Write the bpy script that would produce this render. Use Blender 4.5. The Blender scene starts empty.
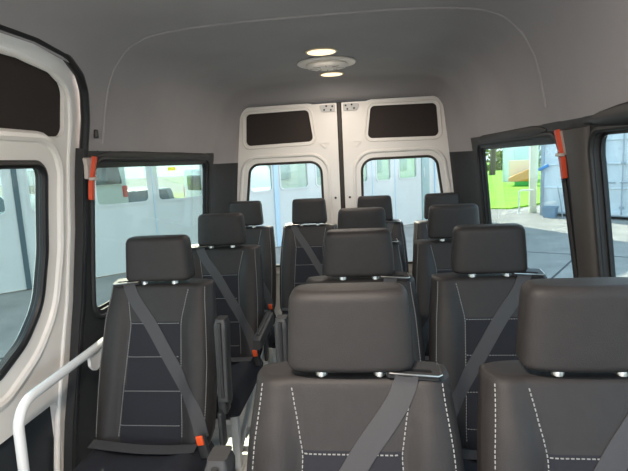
import bpy, bmesh, math, random
from mathutils import Vector, Matrix
from mathutils.geometry import delaunay_2d_cdt
from mathutils.bvhtree import BVHTree
random.seed(7)
scn = bpy.context.scene
COL = scn.collection
PI = math.pi

# ------------------------------------------------------------------ materials
def new_mat(name):
    m = bpy.data.materials.new(name); m.use_nodes = True
    return m, m.node_tree.nodes, m.node_tree.links

def mat(name, col, rough=.5, metal=0., var=.0, vscale=8., bump=0., bscale=200., spec=.5, sheen=0.):
    m, N, L = new_mat(name)
    b = N['Principled BSDF']
    b.inputs['Base Color'].default_value = (*col, 1)
    b.inputs['Roughness'].default_value = rough
    b.inputs['Metallic'].default_value = metal
    b.inputs['Specular IOR Level'].default_value = spec
    if sheen: b.inputs['Sheen Weight'].default_value = sheen
    tc = N.new('ShaderNodeTexCoord')
    if var:
        n = N.new('ShaderNodeTexNoise'); n.inputs['Scale'].default_value = vscale; n.inputs['Detail'].default_value = 5
        r = N.new('ShaderNodeValToRGB')
        r.color_ramp.elements[0].position = .3; r.color_ramp.elements[1].position = .7
        r.color_ramp.elements[0].color = (*[max(0, c*(1-var)) for c in col], 1)
        r.color_ramp.elements[1].color = (*[min(1, c*(1+var)) for c in col], 1)
        L.new(tc.outputs['Object'], n.inputs['Vector']); L.new(n.outputs['Fac'], r.inputs['Fac'])
        L.new(r.outputs['Color'], b.inputs['Base Color'])
    if bump:
        n = N.new('ShaderNodeTexNoise'); n.inputs['Scale'].default_value = bscale; n.inputs['Detail'].default_value = 3
        bp = N.new('ShaderNodeBump'); bp.inputs['Strength'].default_value = bump; bp.inputs['Distance'].default_value = .002
        L.new(tc.outputs['Object'], n.inputs['Vector']); L.new(n.outputs['Fac'], bp.inputs['Height'])
        L.new(bp.outputs['Normal'], b.inputs['Normal'])
    return m

def glass(name, tint, refl=.05):
    m, N, L = new_mat(name)
    N.remove(N['Principled BSDF'])
    t = N.new('ShaderNodeBsdfTransparent'); t.inputs['Color'].default_value = (*tint, 1)
    g = N.new('ShaderNodeBsdfGlossy'); g.inputs['Roughness'].default_value = .02
    lw = N.new('ShaderNodeLayerWeight'); lw.inputs['Blend'].default_value = .5
    pw = N.new('ShaderNodeMath'); pw.operation = 'POWER'; pw.inputs[1].default_value = 5
    ml = N.new('ShaderNodeMath'); ml.operation = 'MULTIPLY_ADD'; ml.inputs[1].default_value = .55; ml.inputs[2].default_value = refl*.5
    L.new(lw.outputs['Facing'], pw.inputs[0]); L.new(pw.outputs[0], ml.inputs[0])
    mx = N.new('ShaderNodeMixShader')
    L.new(ml.outputs[0], mx.inputs['Fac']); L.new(t.outputs[0], mx.inputs[1]); L.new(g.outputs[0], mx.inputs[2])
    L.new(mx.outputs[0], N['Material Output'].inputs['Surface'])
    return m

def emit(name, col, strength):
    m, N, L = new_mat(name)
    b = N['Principled BSDF']
    b.inputs['Base Color'].default_value = (*col, 1)
    b.inputs['Emission Color'].default_value = (*col, 1)
    b.inputs['Emission Strength'].default_value = strength
    return m

M = dict(
    lining=mat('headliner_fabric', (.34, .320, .324), .95, var=.05, vscale=3, bump=.35, bscale=700, spec=.15, sheen=.1),
    trim=mat('dark_trim_plastic', (.028, .029, .030), .55, bump=.25, bscale=900, spec=.35),
    pillar=mat('pillar_trim', (.075, .066, .060), .5, bump=.2, bscale=900, spec=.4),
    rubber=mat('black_rubber', (.012, .012, .013), .45, spec=.4),
    seal=mat('brown_black_seal', (.035, .028, .022), .6),
    white=mat('white_van_paint', (.89, .85, .80), .28, var=.02, vscale=3, spec=.5),
    cardboard=mat('dark_fabric_panel', (.048, .040, .037), .9, bump=.4, bscale=500, spec=.1),
    door_card=mat('dark_door_panel', (.035, .04, .045), .7, bump=.3, bscale=500, spec=.25),
    floor=mat('grey_vinyl_floor', (.60, .60, .58), .5, var=.08, vscale=40),
    leather=mat('charcoal_leatherette', (.029, .0262, .0258), .52, var=.06, vscale=30, bump=.35, bscale=600, spec=.30),
    insert=mat('navy_black_fabric', (.021, .0215, .027), .8, bump=.5, bscale=900, spec=.25),
    plastic=mat('black_plastic', (.030, .030, .031), .45, bump=.1, bscale=800, spec=.45),
    grey_plastic=mat('dark_grey_plastic', (.036, .036, .037), .5, spec=.5),
    belt=mat('seat_belt_webbing', (.052, .050, .053), .5, bump=.5, bscale=1200, spec=.4),
    stitch=mat('pale_thread', (.28, .28, .275), .8),
    chrome=mat('brushed_metal', (.58, .56, .53), .32, metal=1.),
    steel=mat('painted_grey_steel', (.55, .55, .54), .45, spec=.5),
    railw=mat('white_enamel', (.80, .80, .79), .25),
    orange=mat('orange_plastic', (.85, .10, .02), .4),
    red=mat('orange_red_plastic', (.66, .085, .035), .4),
    bracket=mat('pale_grey_bracket', (.50, .45, .41), .5),
    dome=mat('cream_vent_plastic', (.95, .88, .81), .35),
    lamp=emit('lit_lens', (1., .80, .50), .46),
    lamp_rim=mat('lamp_rim_plastic', (.75, .62, .42), .4),
    paper=mat('white_paper', (.85, .86, .88), .7),
    hole=mat('black_void', (.008, .008, .008), .8),
    glass_side=glass('blue_tinted_glass', (.69, .755, .735)),
    glass_right=glass('pale_tinted_glass', (.72, .81, .83)),
    glass_rear=glass('clear_glass', (.82, .86, .86)),
    # outdoors
    concrete=mat('yard_concrete', (.23, .213, .192), .85, var=.18, vscale=1.6, bump=.4, bscale=30),
    joint=mat('dark_joint_tar', (.05, .05, .05), .9),
    gatep=mat('pale_blue_white_paint', (.55, .55, .52), .5, var=.03, vscale=2),
    gatepost=mat('blue_grey_post_paint', (.42, .54, .62), .5),
    gategap=mat('dark_gap_rubber', (.07, .10, .11), .7),
    greenpane=mat('grey_green_door_paint', (.30, .40, .38), .5, var=.05),
    gateglass=glass('workshop_glass', (.80, .88, .86), .12),
    contp=mat('pale_container_paint', (.66, .71, .73), .5, var=.06, vscale=3),
    contd=mat('grey_container_steel', (.34, .38, .41), .5),
    contletter=mat('white_lettering', (.80, .84, .84), .5),
    grass=mat('lawn_grass', (.17, .36, .008), .9, var=.28, vscale=1.2, bump=.8, bscale=20),
    leaf=mat('spring_leaves', (.24, .29, .07), .8, var=.35, vscale=.9),
    bark=mat('grey_bark', (.09, .075, .05), .9, var=.3, vscale=12),
    yellow=mat('amber_paint', (.62, .24, .01), .5),
    peach=mat('peach_paint', (.80, .60, .38), .6),
    green=mat('green_paint', (.05, .38, .06), .5),
    blue=mat('blue_paint', (.02, .20, .50), .45),
    bluegrey=mat('blue_grey_plastic', (.20, .28, .36), .5),
    shed=mat('pale_blue_cladding', (.58, .66, .72), .6, var=.03),
    hallpane=mat('dull_pane_grey', (.42, .46, .46), .3),
    hall=mat('cream_hall_render', (.62, .63, .55), .7, var=.04),
    cream=mat('cream_post_paint', (.62, .62, .48), .6),
    galv=mat('galvanised_pipe', (.72, .72, .66), .35, metal=.3),
    sticker=mat('yellow_sticker', (.95, .65, .02), .5),
    carw=mat('white_car_paint', (.80, .82, .82), .3),
    carg=mat('grey_car_paint', (.16, .18, .19), .3),
    cars=mat('silver_car_paint', (.50, .52, .52), .3, metal=.3),
    cargreen=mat('teal_van_paint', (.05, .28, .25), .3),
    carglass=mat('dark_car_glass', (.03, .04, .045), .08, spec=.8),
    tyre=mat('tyre_rubber', (.02, .02, .02), .8),
    tail=mat('red_tail_lens', (.75, .03, .02), .25),
)

# ------------------------------------------------------------------ mesh helpers
class MB:
    def __init__(s): s.v = []; s.f = []
    def add(s, vs, fs, mi=0):
        o = len(s.v); s.v += [tuple(p) for p in vs]
        s.f += [(tuple(i+o for i in f), mi) for f in fs]
    def box(s, c, size, rot=None, mi=0, bev=0.):
        hx, hy, hz = [d/2 for d in size]
        b = min(bev, hx*.99, hy*.99, hz*.99)
        pts = []
        if b <= 0:
            pts = [(x, y, z) for x in (-hx, hx) for y in (-hy, hy) for z in (-hz, hz)]
            fs = [(0,1,3,2),(4,6,7,5),(0,4,5,1),(2,3,7,6),(0,2,6,4),(1,5,7,3)]
        else:
            bm = bmesh.new()
            bmesh.ops.create_cube(bm, size=1)
            for v in bm.verts: v.co = (v.co.x*hx*2, v.co.y*hy*2, v.co.z*hz*2)
            bmesh.ops.bevel(bm, geom=bm.edges[:], offset=b, segments=3, affect='EDGES', profile=.5)
            bm.verts.index_update()
            pts = [tuple(v.co) for v in bm.verts]; fs = [tuple(v.index for v in f.verts) for f in bm.faces]
            bm.free()
        R = rot if rot is not None else Matrix.Identity(3)
        s.add([Vector(c) + R @ Vector(p) for p in pts], fs, mi)
    def rings(s, rs, cap0=True, cap1=True, closed=True, mi=0):
        n = len(rs[0]); vs = [p for r in rs for p in r]; fs = []
        for a in range(len(rs)-1):
            for i in range(n if closed else n-1):
                j = (i+1) % n
                fs.append((a*n+i, a*n+j, (a+1)*n+j, (a+1)*n+i))
        if cap0: fs.append(tuple(range(n))[::-1])
        if cap1: fs.append(tuple((len(rs)-1)*n+i for i in range(n)))
        s.add(vs, fs, mi)
    def tube(s, path, r, n=10, mi=0, cap=True, closed=False):
        P = [Vector(p) for p in path]; rs = []
        up = None
        for i, p in enumerate(P):
            if closed: t = P[(i+1) % len(P)] - P[i-1]
            else: t = P[min(i+1, len(P)-1)] - P[max(i-1, 0)]
            t.normalize()
            if up is None:
                up = Vector((0, 0, 1)) if abs(t.z) < .9 else Vector((0, 1, 0))
            a = t.cross(up).normalized(); b = a.cross(t).normalized(); up = b
            rr = r[i] if isinstance(r, (list, tuple)) else r
            rs.append([p + a*rr*math.cos(k*2*PI/n) + b*rr*math.sin(k*2*PI/n) for k in range(n)])
        if closed: rs.append(rs[0])
        s.rings(rs, cap and not closed, cap and not closed, mi=mi)
    def lathe(s, prof, c, axis='z', n=40, mi=0):
        rs = []
        for r, h in prof:
            ring = []
            for k in range(n):
                a = k*2*PI/n; x, y = r*math.cos(a), r*math.sin(a)
                p = {'z': (x, y, h), 'x': (h, x, y), 'y': (x, h, y)}[axis]
                ring.append(Vector(c) + Vector(p))
            rs.append(ring)
        s.rings(rs, mi=mi)
    def mesh(s, name, mats, sharp=35):
        me = bpy.data.meshes.new(name)
        me.from_pydata(s.v, [], [f for f, _ in s.f])
        if not isinstance(mats, (list, tuple)): mats = [mats]
        for m in mats: me.materials.append(m)
        bm = bmesh.new(); bm.from_mesh(me)
        bm.faces.ensure_lookup_table()
        for i, (_, mi) in enumerate(s.f):
            bm.faces[i].material_index = mi
        bmesh.ops.recalc_face_normals(bm, faces=bm.faces)
        for f in bm.faces: f.smooth = True
        bm.to_mesh(me); bm.free()
        me.set_sharp_from_angle(angle=math.radians(sharp))
        return me
    def build(s, name, mats, parent=None, sharp=35):
        return obj(name, s.mesh(name, mats, sharp), parent)

def obj(name, me, parent=None):
    o = bpy.data.objects.new(name, me); COL.objects.link(o)
    if parent: o.parent = parent
    return o

def tag(o, label, cat, group=None):
    o['label'] = label; o['category'] = cat
    if group: o['group'] = group
    return o
def struct(o, label=None):
    o['kind'] = 'structure'
    if label: o['label'] = label
    return o
def thing(name, label, cat, loc=(0, 0, 0), rz=0, group=None):
    o = bpy.data.objects.new(name, None); COL.objects.link(o)
    o.empty_display_size = .1; o.location = loc; o.rotation_euler = (0, 0, rz)
    return tag(o, label, cat, group)

def rpoly(pts, seg=7):
    """closed polygon with a fillet radius at each corner: [(u, v, r)]"""
    out = []; n = len(pts)
    for i in range(n):
        p = Vector(pts[i][:2]); r = pts[i][2] if len(pts[i]) > 2 else 0
        a = Vector(pts[i-1][:2]) - p; b = Vector(pts[(i+1) % n][:2]) - p
        if r <= 0: out.append((p.x, p.y)); continue
        la, lb = a.length, b.length; a.normalize(); b.normalize()
        ang = a.angle(b); d = min(r/math.tan(ang/2), la*.49, lb*.49); rr = d*math.tan(ang/2)
        c = p + (a+b).normalized()*(rr/math.sin(ang/2))
        s0 = p + a*d - c; s1 = p + b*d - c
        t0 = math.atan2(s0.y, s0.x); dt = math.atan2(s1.y, s1.x) - t0
        while dt > PI: dt -= 2*PI
        while dt < -PI: dt += 2*PI
        for k in range(seg+1):
            t = t0 + dt*k/seg
            out.append((c.x + rr*math.cos(t), c.y + rr*math.sin(t)))
    return out
def dense(poly, step):
    out = []; n = len(poly)
    for i in range(n):
        a, b = Vector(poly[i]), Vector(poly[(i+1) % n]); k = max(1, int((b-a).length/step + .5))
        for j in range(k): out.append(tuple(a + (b-a)*j/k))
    return out
def inside(p, poly):
    x, y = p; c = False; n = len(poly)
    for i in range(n):
        x1, y1 = poly[i]; x2, y2 = poly[i-1]
        if (y1 > y) != (y2 > y) and x < (x2-x1)*(y-y1)/(y2-y1) + x1: c = not c
    return c
def inset(poly, d):
    """offset a closed polygon inward by d (either winding)"""
    n = len(poly); A = sum(poly[i-1][0]*poly[i][1] - poly[i][0]*poly[i-1][1] for i in range(n))
    sg = 1 if A > 0 else -1; out = []
    for i in range(n):
        p0, p, p1 = Vector(poly[i-1]), Vector(poly[i]), Vector(poly[(i+1) % n])
        e0 = (p-p0).normalized() if (p-p0).length > 1e-7 else (p1-p).normalized()
        e1 = (p1-p).normalized() if (p1-p).length > 1e-7 else e0
        nn = (Vector((-e0.y, e0.x)) + Vector((-e1.y, e1.x)))*sg
        if nn.length < 1e-6: nn = Vector((-e0.y, e0.x))*sg
        nn.normalize()
        cs = max(.4, nn.dot(Vector((-e0.y, e0.x))*sg))
        q = p + nn*(d/cs); out.append((q.x, q.y))
    return out

def panel(mb, outer, holes, f, th, step=.12, mi=0, dens=.1):
    """sheet with holes in (u, v), mapped by f(u, v, off) and th thick"""
    polys = [dense(outer, dens)] + [dense(h, dens) for h in holes]
    V = []; E = []
    for pl in polys:
        o = len(V); n = len(pl); V += [Vector(p) for p in pl]; E += [(o+i, o+(i+1) % n) for i in range(n)]
    us = [p[0] for p in polys[0]]; vs = [p[1] for p in polys[0]]
    u = min(us)+step*.5
    while u < max(us):
        v = min(vs)+step*.5
        while v < max(vs):
            p = (u, v)
            if inside(p, polys[0]) and not any(inside(p, h) for h in polys[1:]):
                if min((Vector(p)-q).length for q in V[:sum(map(len, polys))]) > step*.3: V.append(Vector(p))
            v += step
        u += step
    r = delaunay_2d_cdt(V, E, [], 0, 1e-6)
    vo, fo = r[0], r[2]
    T = []
    for t in fo:
        c = sum((vo[i] for i in t), Vector((0, 0)))/len(t)
        if inside(c, polys[0]) and not any(inside(c, h) for h in polys[1:]): T.append(tuple(t))
    n = len(vo)
    vs3 = [f(p.x, p.y, 0) for p in vo] + [f(p.x, p.y, th) for p in vo]
    fs = [t for t in T] + [tuple(i+n for i in t[::-1]) for t in T]
    cnt = {}
    for t in T:
        for i in range(len(t)):
            a, b = t[i], t[(i+1) % len(t)]; k = (min(a, b), max(a, b)); cnt[k] = cnt.get(k, []) + [(a, b)]
    for k, l in cnt.items():
        if len(l) == 1: a, b = l[0]; fs.append((b, a, a+n, b+n))
    mb.add(vs3, fs, mi)

# ------------------------------------------------------------------ the cabin section
HP = [(1.0, 0), (1.0, .4), (.985, .85), (.95, 1.2), (.918, 1.47), (.89, 1.62), (.862, 1.75), (.825, 1.845), (.755, 1.93), (.66, 1.975), (.4, 2.0), (0, 2.005)]
def catmull(P, k=12):
    out = []
    for i in range(len(P)-1):
        p0 = Vector(P[max(i-1, 0)]); p1 = Vector(P[i]); p2 = Vector(P[i+1]); p3 = Vector(P[min(i+2, len(P)-1)])
        d = (p2-p1).length
        m1 = (p2-p0)*(d/max((p2-p0).length, 1e-6)); m2 = (p3-p1)*(d/max((p3-p1).length, 1e-6))
        for j in range(k):
            t = j/k
            out.append((2*t**3-3*t*t+1)*p1 + (t**3-2*t*t+t)*m1 + (-2*t**3+3*t*t)*p2 + (t**3-t*t)*m2)
    out.append(Vector(P[-1])); return out
PR = catmull(HP); ARC = [0.]
for i in range(1, len(PR)): ARC.append(ARC[-1] + (PR[i]-PR[i-1]).length)
TT = ARC[-1]
def at_arc(a):
    a = min(max(a, 0), TT)
    for i in range(1, len(ARC)):
        if a <= ARC[i] or i == len(ARC)-1:
            t = (a-ARC[i-1])/(ARC[i]-ARC[i-1]); p = PR[i-1].lerp(PR[i], t)
            q0 = PR[max(i-2, 0)]; q1 = PR[min(i+1, len(PR)-1)]
            tg = (q1-q0).normalized(); return p, Vector((tg.y, -tg.x))      # outward normal on the right side
def arc_z(z):
    for i in range(1, len(PR)):
        if PR[i].y >= z: return ARC[i-1] + (ARC[i]-ARC[i-1])*(z-PR[i-1].y)/(PR[i].y-PR[i-1].y)
    return TT
def f_s(y, s, off):                      # s runs from the left sill over the roof to the right sill
    if s <= TT: p, n = at_arc(s); q = p + n*off; return (-q.x, y, q.y)
    p, n = at_arc(2*TT-s); q = p + n*off; return (q.x, y, q.y)
def f_side(sd, base=0.):
    def f(y, z, off):
        p, n = at_arc(arc_z(z)); q = p + n*(off+base); return (sd*q.x, y, q.y)
    return f
YF, YB = -1.25, 3.60

# ------------------------------------------------------------------ structure
fm = MB(); fm.box((0, 1.3, -.04), (2.06, 5.3, .08)); o = fm.build('floor', M['floor']); struct(o, 'pale grey vinyl floor of the minibus')

# roof lining, one sheet over the roof, cut out above the sliding door
SL, SR = arc_z(1.525), 2*TT-arc_z(1.535)
DZ = arc_z(1.853)
lin = [(YB, SL), (YB, SR), (YF, SR), (YF, DZ), (1.55, DZ), (1.76, arc_z(1.832)), (1.855, arc_z(1.795)), (1.905, arc_z(1.745)), (1.925, arc_z(1.65)), (1.925, SL)]
mb = MB(); panel(mb, lin, [], f_s, .03, step=.1, dens=.06)
struct(mb.build('ceiling', M['lining'], sharp=60), 'grey fabric roof lining curving down into the side walls')
# shallow bead where the rear lining panel starts
mb = MB(); S0, S1 = arc_z(1.56), 2*TT-arc_z(1.60)
path = [f_s(2.05, S0+(S1-S0)*i/90, -.001) for i in range(91)]
mb.tube(path, .0065, 8)
struct(mb.build('trim_1', M['lining']), 'raised seam arching across the roof lining')

# side walls: dark trim with window openings
WL = rpoly([(2.0, .835, .05), (3.52, .835, .07), (3.475, 1.463, .07), (2.0, 1.470, .045)])
WR = [(y, z) for y, z in rpoly([(2.0-.055, .835, .05), (3.44, .835, .07), (3.375, 1.468, .07), (2.0, 1.472, .045)])]
WF = rpoly([(1.70, .86, .05), (1.70, 1.488, .07), (.25, 1.488, .07), (.25, .86, .07)])
WF2 = rpoly([(.05, .86, .07), (.05, 1.478, .07), (-1.1, 1.478, .07), (-1.1, .86, .07)])
mb = MB(); panel(mb, [(1.665, 0), (3.63, 0), (3.63, 1.535), (1.912, 1.535), (1.91, 1.212), (1.885, .922), (1.82, .64), (1.76, .456), (1.70, .2)], [WL], f_side(-1), .035)
wl = struct(mb.build('wall_left', M['trim']), 'dark trim wall round the rear left window')
mb = MB(); panel(mb, [(-1.25, 0), (3.63, 0), (3.63, 1.545), (-1.25, 1.545)], [WR, WF, WF2], f_side(1), .035)
wr = struct(mb.build('wall_right', M['trim']), 'dark trim wall round the right side windows')
def frame_bead(win, f, d=.028, r=.011, name='window_frame', parent=None, m='trim', off=-.004):
    mb = MB(); pl = dense(inset(win, -d), .06)
    mb.tube([f(u, v, off) for u, v in pl], r, 8, closed=True)
    return mb.build(name, M[m], parent)
frame_bead(WL, f_side(-1), parent=wl); frame_bead(WR, f_side(1), parent=wr); frame_bead(WF, f_side(1), parent=wr, d=.010, r=.010)
def window(name, win, f, g, label):
    mb = MB(); panel(mb, inset(win, -.012), [], f, .005, step=.2); w = mb.build(name, M[g]); struct(w, label)
    mb = MB(); panel(mb, inset(win, -.010), [inset(win, .012)], lambda u, v, o: f(u, v, o-.006), .006, step=.5)
    mb.build('window_seal', M['rubber'], w)
    return w
window('window_1', WL, f_side(-1, .022), 'glass_side', 'rear left side window with blue tinted glass')
window('window_2', WR, f_side(1, .022), 'glass_right', 'rear right side window looking onto the lawn')
window('window_3', WF, f_side(1, .022), 'glass_right', 'front right side window cut by the right edge of view')
window('window_4', WF2, f_side(1, .022), 'glass_right', 'right side window ahead of the seats')

# header mouldings above the windows (rounded ledge), and the right B-pillar cover
def moulding(name, y0, y1, z, sd, r, m, label):
    mb = MB(); f = f_side(sd); n = 24; rs = []
    for i in range(n+1):
        y = y0+(y1-y0)*i/n; e = min(1, min(i, n-i)/2.5)**.5 if 0 < i < n else .15
        ring = []
        for k in range(12):
            a = 2*PI*k/12; ring.append(f(y, z + r*1.5*e*math.sin(a), -.002 + r*.8*e*math.cos(a)))
        rs.append(ring)
    mb.rings(rs); return struct(mb.build(name, M[m]), label)
moulding('trim_2', 2.0, 3.52, 1.507, -1, .016, 'trim', 'dark moulding above the rear left window')
moulding('trim_3', 2.09, 3.36, 1.517, 1, .018, 'trim', 'dark moulding above the rear right window')
moulding('trim_4', -1.2, 1.74, 1.525, 1, .024, 'rubber', 'black moulding above the front right window')
mb = MB(); f = f_side(1); rs = []
for i in range(25):
    z = .02+1.49*i/24; ring = []
    w = .075 if z < 1.38 else .075+.02*((z-1.38)/.13)
    for k in range(17):
        a = PI*k/16; ring.append(f(1.795 - w*math.cos(a), z, -.002-.03*math.sin(a)**.6))
    rs.append(ring)
mb.rings(rs); struct(mb.build('trim_5', M['pillar']), 'brownish grey cover on the right side pillar between windows')

# rear portal: lining closing in from the tunnel to the door opening
ZP = [(.90, 0), (.885, .6), (.835, 1.16), (.800, 1.50), (.775, 1.72), (.762, 1.80), (.72, 1.858), (.66, 1.872), (.3, 1.876), (0, 1.878)]
P2 = catmull(ZP, 8); A2 = [0.]
for i in range(1, len(P2)): A2.append(A2[-1]+(P2[i]-P2[i-1]).length)
def portal_at_z(t):                      # same fraction of height / arc on both rings
    a = t*A2[-1]
    for i in range(1, len(A2)):
        if a <= A2[i]+1e-9: return P2[i-1].lerp(P2[i], (a-A2[i-1])/(A2[i]-A2[i-1]))
    return P2[-1]
def out_x(z):
    for i in range(1, len(P2)):
        if P2[i].y >= z: return P2[i-1].x + (P2[i].x-P2[i-1].x)*(z-P2[i-1].y)/max(P2[i].y-P2[i-1].y, 1e-6)
    return P2[-1].x
TB2 = [A2[i] for i in range(len(P2)) if P2[i].y >= 1.455][0]/A2[-1]
def portal(t0, t1, sides, name, m, label, n=60, parent=None):
    mb = MB()
    rows = []
    for i in range(n+1):
        t = t0 + (t1-t0)*i/n
        p, nn = at_arc(t*TT); tb = arc_z(1.455)/TT
        if t <= tb+1e-6: q = Vector((out_x(p.y), p.y))
        else: q = portal_at_z(TB2 + (1-TB2)*(t-tb)/(1-tb))
        row = []
        for j in range(9):
            u = j/8; yy = YB-.005 + .245*(u**.9)
            w = u**1.9
            row.append((p.x*(1-w)+q.x*w, yy, p.y*(1-w)+q.y*w))
        row.append((q.x+.0, YB+.31, q.y))
        rows.append(row)
    for sd in sides:
        rr = [[(sd*x, y, z) for x, y, z in r] for r in rows]
        vs = [p for r in rr for p in r]; w = len(rr[0]); fs = []
        for a in range(n):
            for b in range(w-1): fs.append((a*w+b, a*w+b+1, (a+1)*w+b+1, (a+1)*w+b))
        mb.add(vs, fs)
    return struct(mb.build(name, M[m], sharp=80), label)
tz = arc_z(1.455)/TT
portal(tz, 1, (-1, 1), 'wall_rear', 'lining', 'fabric lined arch closing in on the rear doors')
portal(0, tz, (-1,), 'trim_6', 'trim', 'dark corner pillar left of the rear doors')
portal(0, tz, (1,), 'trim_7', 'trim', 'dark corner pillar right of the rear doors')
# ------------------------------------------------------------------ rear doors
YD = 3.875
def fd(u, v, o): return (u, YD+o, v)
def rear_door(name, sd, label):
    mir = lambda L: [(sd*p[0], *p[1:]) for p in L]
    outer = rpoly(mir([(.018, .02, 0), (.90, .02, 0), (.875, .6, .3), (.842, 1.16, .3), (.765, 1.80, .02), (.745, 1.868, .07), (.24, 1.872, .01), (.20, 1.862, .01), (.018, 1.862, .008)]))
    up = rpoly(mir([(.205, 1.588, .035), (.732, 1.578, .035), (.716, 1.818, .035), (.235, 1.824, .035)]))
    win = rpoly(mir([(.145, .62, .09), (.80, .62, .09), (.757, 1.13, .5), (.715, 1.438, .085), (.150, 1.438, .095)]))
    mb = MB(); panel(mb, outer, [up, win], fd, .05, step=.15)
    d = struct(mb.build(name, M['white']), label)
    mb = MB(); panel(mb, inset(up, -.006), [], lambda u, v, o: fd(u, v, .014+o), .01, step=.2); mb.build('upper_panel', M['cardboard'], d)
    mb = MB(); panel(mb, inset(win, -.008), [], lambda u, v, o: fd(u, v, .028+o), .005, step=.3); mb.build('window_pane', M['glass_rear'], d)
    mb = MB(); mb.tube([fd(u, v, .006) for u, v in dense(inset(win, .004), .05)], .011, 8, closed=True); mb.build('window_seal', M['seal'], d)
    # pressed ridge around the window and along the edges
    mb = MB()
    for off, r in ((-.052, .016),):
        mb.tube([fd(u, v, .006) for u, v in dense(inset(win, off), .05)], r, 10, closed=True)
    mb.tube([fd(u, v, .004) for u, v in dense(inset(up, -.022), .05)], .009, 8, closed=True)
    mb.build('pressed_ridge', M['white'], d)
    # triangular reinforcement pressing beside the split
    mb = MB(); tri = rpoly([(sd*.075, 1.585, .008), (sd*.165, 1.578, .008), (sd*.120, 1.525, .01)])
    panel(mb, tri, [inset(tri, .012)], lambda u, v, o: fd(u, v, -.007+o), .008, step=.3); mb.build('pressing', M['white'], d)
    # striker plate with screws at the top corner
    mb = MB(); pl = rpoly([(sd*.03, 1.800, .012), (sd*.135, 1.800, .012), (sd*.150, 1.850, .01), (sd*.03, 1.852, .01)])
    panel(mb, pl, [], lambda u, v, o: fd(u, v, -.010+o), .010, step=.3); hp = mb.build('latch_plate', M['steel'], d)
    for (x, z) in ((.05, 1.838), (.095, 1.842), (.062, 1.812), (.112, 1.815)):
        mb = MB(); mb.lathe([(.0005, -.016), (.0065, -.016), (.0075, -.011), (.0075, -.006)], (sd*x, YD, z), 'y', 10); mb.build('screw', M['rubber'], hp)
    mb = MB(); mb.lathe([(.0005, -.006), (.008, -.006), (.009, 0)], (sd*.055, YD, 1.15), 'y', 12); mb.build('bolt', M['seal'], d)
    return d
rear_door('door_2', -1, 'left leaf of the white rear double door'); dr = rear_door('door_3', 1, 'right leaf of the white rear double door')
o_ = rpoly([(-.96, -.02, 0), (.96, -.02, 0), (.90, 1.16, 0), (.84, 1.80, .05), (.80, 1.95, .1), (-.80, 1.95, .1), (-.84, 1.80, .05), (-.90, 1.16, 0)])
i_ = rpoly([(-.86, .05, 0), (.86, .05, 0), (.80, 1.16, 0), (.735, 1.76, .05), (.71, 1.835, .06), (-.71, 1.835, .06), (-.735, 1.76, .05), (-.80, 1.16, 0)])
mb = MB(); panel(mb, o_, [i_], lambda u, v, o: (u, YD+.055+o, v), .05, step=.3); struct(mb.build('trim_11', M['seal']), 'dark frame behind the edges of the rear doors')
mb = MB(); mb.box((0, YD+.018, .94), (.036, .05, 1.85), bev=.01); mb.build('door_seal', M['seal'], dr)

# ------------------------------------------------------------------ sliding side door on the left
fdr = f_side(-1, .042)
do = rpoly([(-1.2, .03, 0), (1.69, .03, .05), (1.775, .456, .3), (1.90, .922, .5), (1.925, 1.212, .5), (1.920, 1.65, .3), (1.895, 1.745, .12), (1.845, 1.797, .10), (1.735, 1.838, .10), (1.55, 1.855, .2), (-1.2, 1.862, 0)])
dp = rpoly([(.3, 1.566, .03), (1.842, 1.572, .035), (1.826, 1.735, .06), (1.76, 1.792, .07), (1.66, 1.80, .10), (.3, 1.80, .03)])
dw = rpoly([(.45, .77, .12), (1.46, .775, .05), (1.60, .845, .25), (1.700, .955, .22), (1.735, 1.15, .4), (1.742, 1.482, .06), (.45, 1.487, .06)])
dc = rpoly([(.3, .08, .02), (1.735, .08, .02), (1.735, .558, .025), (.3, .562, .02)])
mb = MB(); panel(mb, inset(do, -.05), [dp, dw, dc], fdr, .045)
sd_ = struct(mb.build('door_1', M['white']), 'white sliding side door with dark upper panel and rubber sealed window')
mb = MB(); panel(mb, inset(dp, -.006), [], lambda u, v, o: fdr(u, v, .016+o), .012, step=.15); mb.build('upper_panel', M['cardboard'], sd_)
mb = MB(); panel(mb, inset(dc, -.006), [], lambda u, v, o: fdr(u, v, .03+o), .012, step=.15); mb.build('lower_panel', M['door_card'], sd_)
mb = MB(); panel(mb, inset(dw, -.008), [], lambda u, v, o: fdr(u, v, .026+o), .005, step=.2); mb.build('window_pane', M['glass_side'], sd_)
mb = MB(); mb.tube([fdr(u, v, .006) for u, v in dense(inset(dw, .006), .03)], .016, 10, closed=True); panel(mb, inset(dw, -.006), [inset(dw, .012)], lambda u, v, o: fdr(u, v, .004+o), .030, step=.5, dens=.05); mb.build('window_seal', M['rubber'], sd_)
mb = MB(); mb.tube([fdr(u, v, .008) for u, v in dense(inset(dw, -.085), .04) if True], .022, 10, closed=True)
mb.tube([fdr(u, v, .004) for u, v in dense(inset(do, .045), .05) if u > -1.1 and v > .2], .012, 10)
mb.build('pressed_ridge', M['white'], sd_)
# rubber seal round the door opening
ring = [(u, v) for u, v in dense(inset(do, -.012), .04) if v > .03 and u > -1.19]
i0 = min(range(len(ring)), key=lambda i: ring[i][1] + (10 if ring[i][0] < 1 else 0)); ring = ring[i0:] + ring[:i0]
mb = MB(); mb.tube([f_side(-1, .012)(u, v, 0) for u, v in ring], .017, 10)
struct(mb.build('trim_8', M['rubber']), 'black rubber seal arching over the sliding door opening')
mb = MB(); mb.box((-1.0, .3, -.02), (.16, 3.2, .08), bev=.01); struct(mb.build('trim_9', M['steel']), 'sill of the sliding door')
# front right wall ahead of the trim and the lining end stay open: the cab is behind the camera

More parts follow.
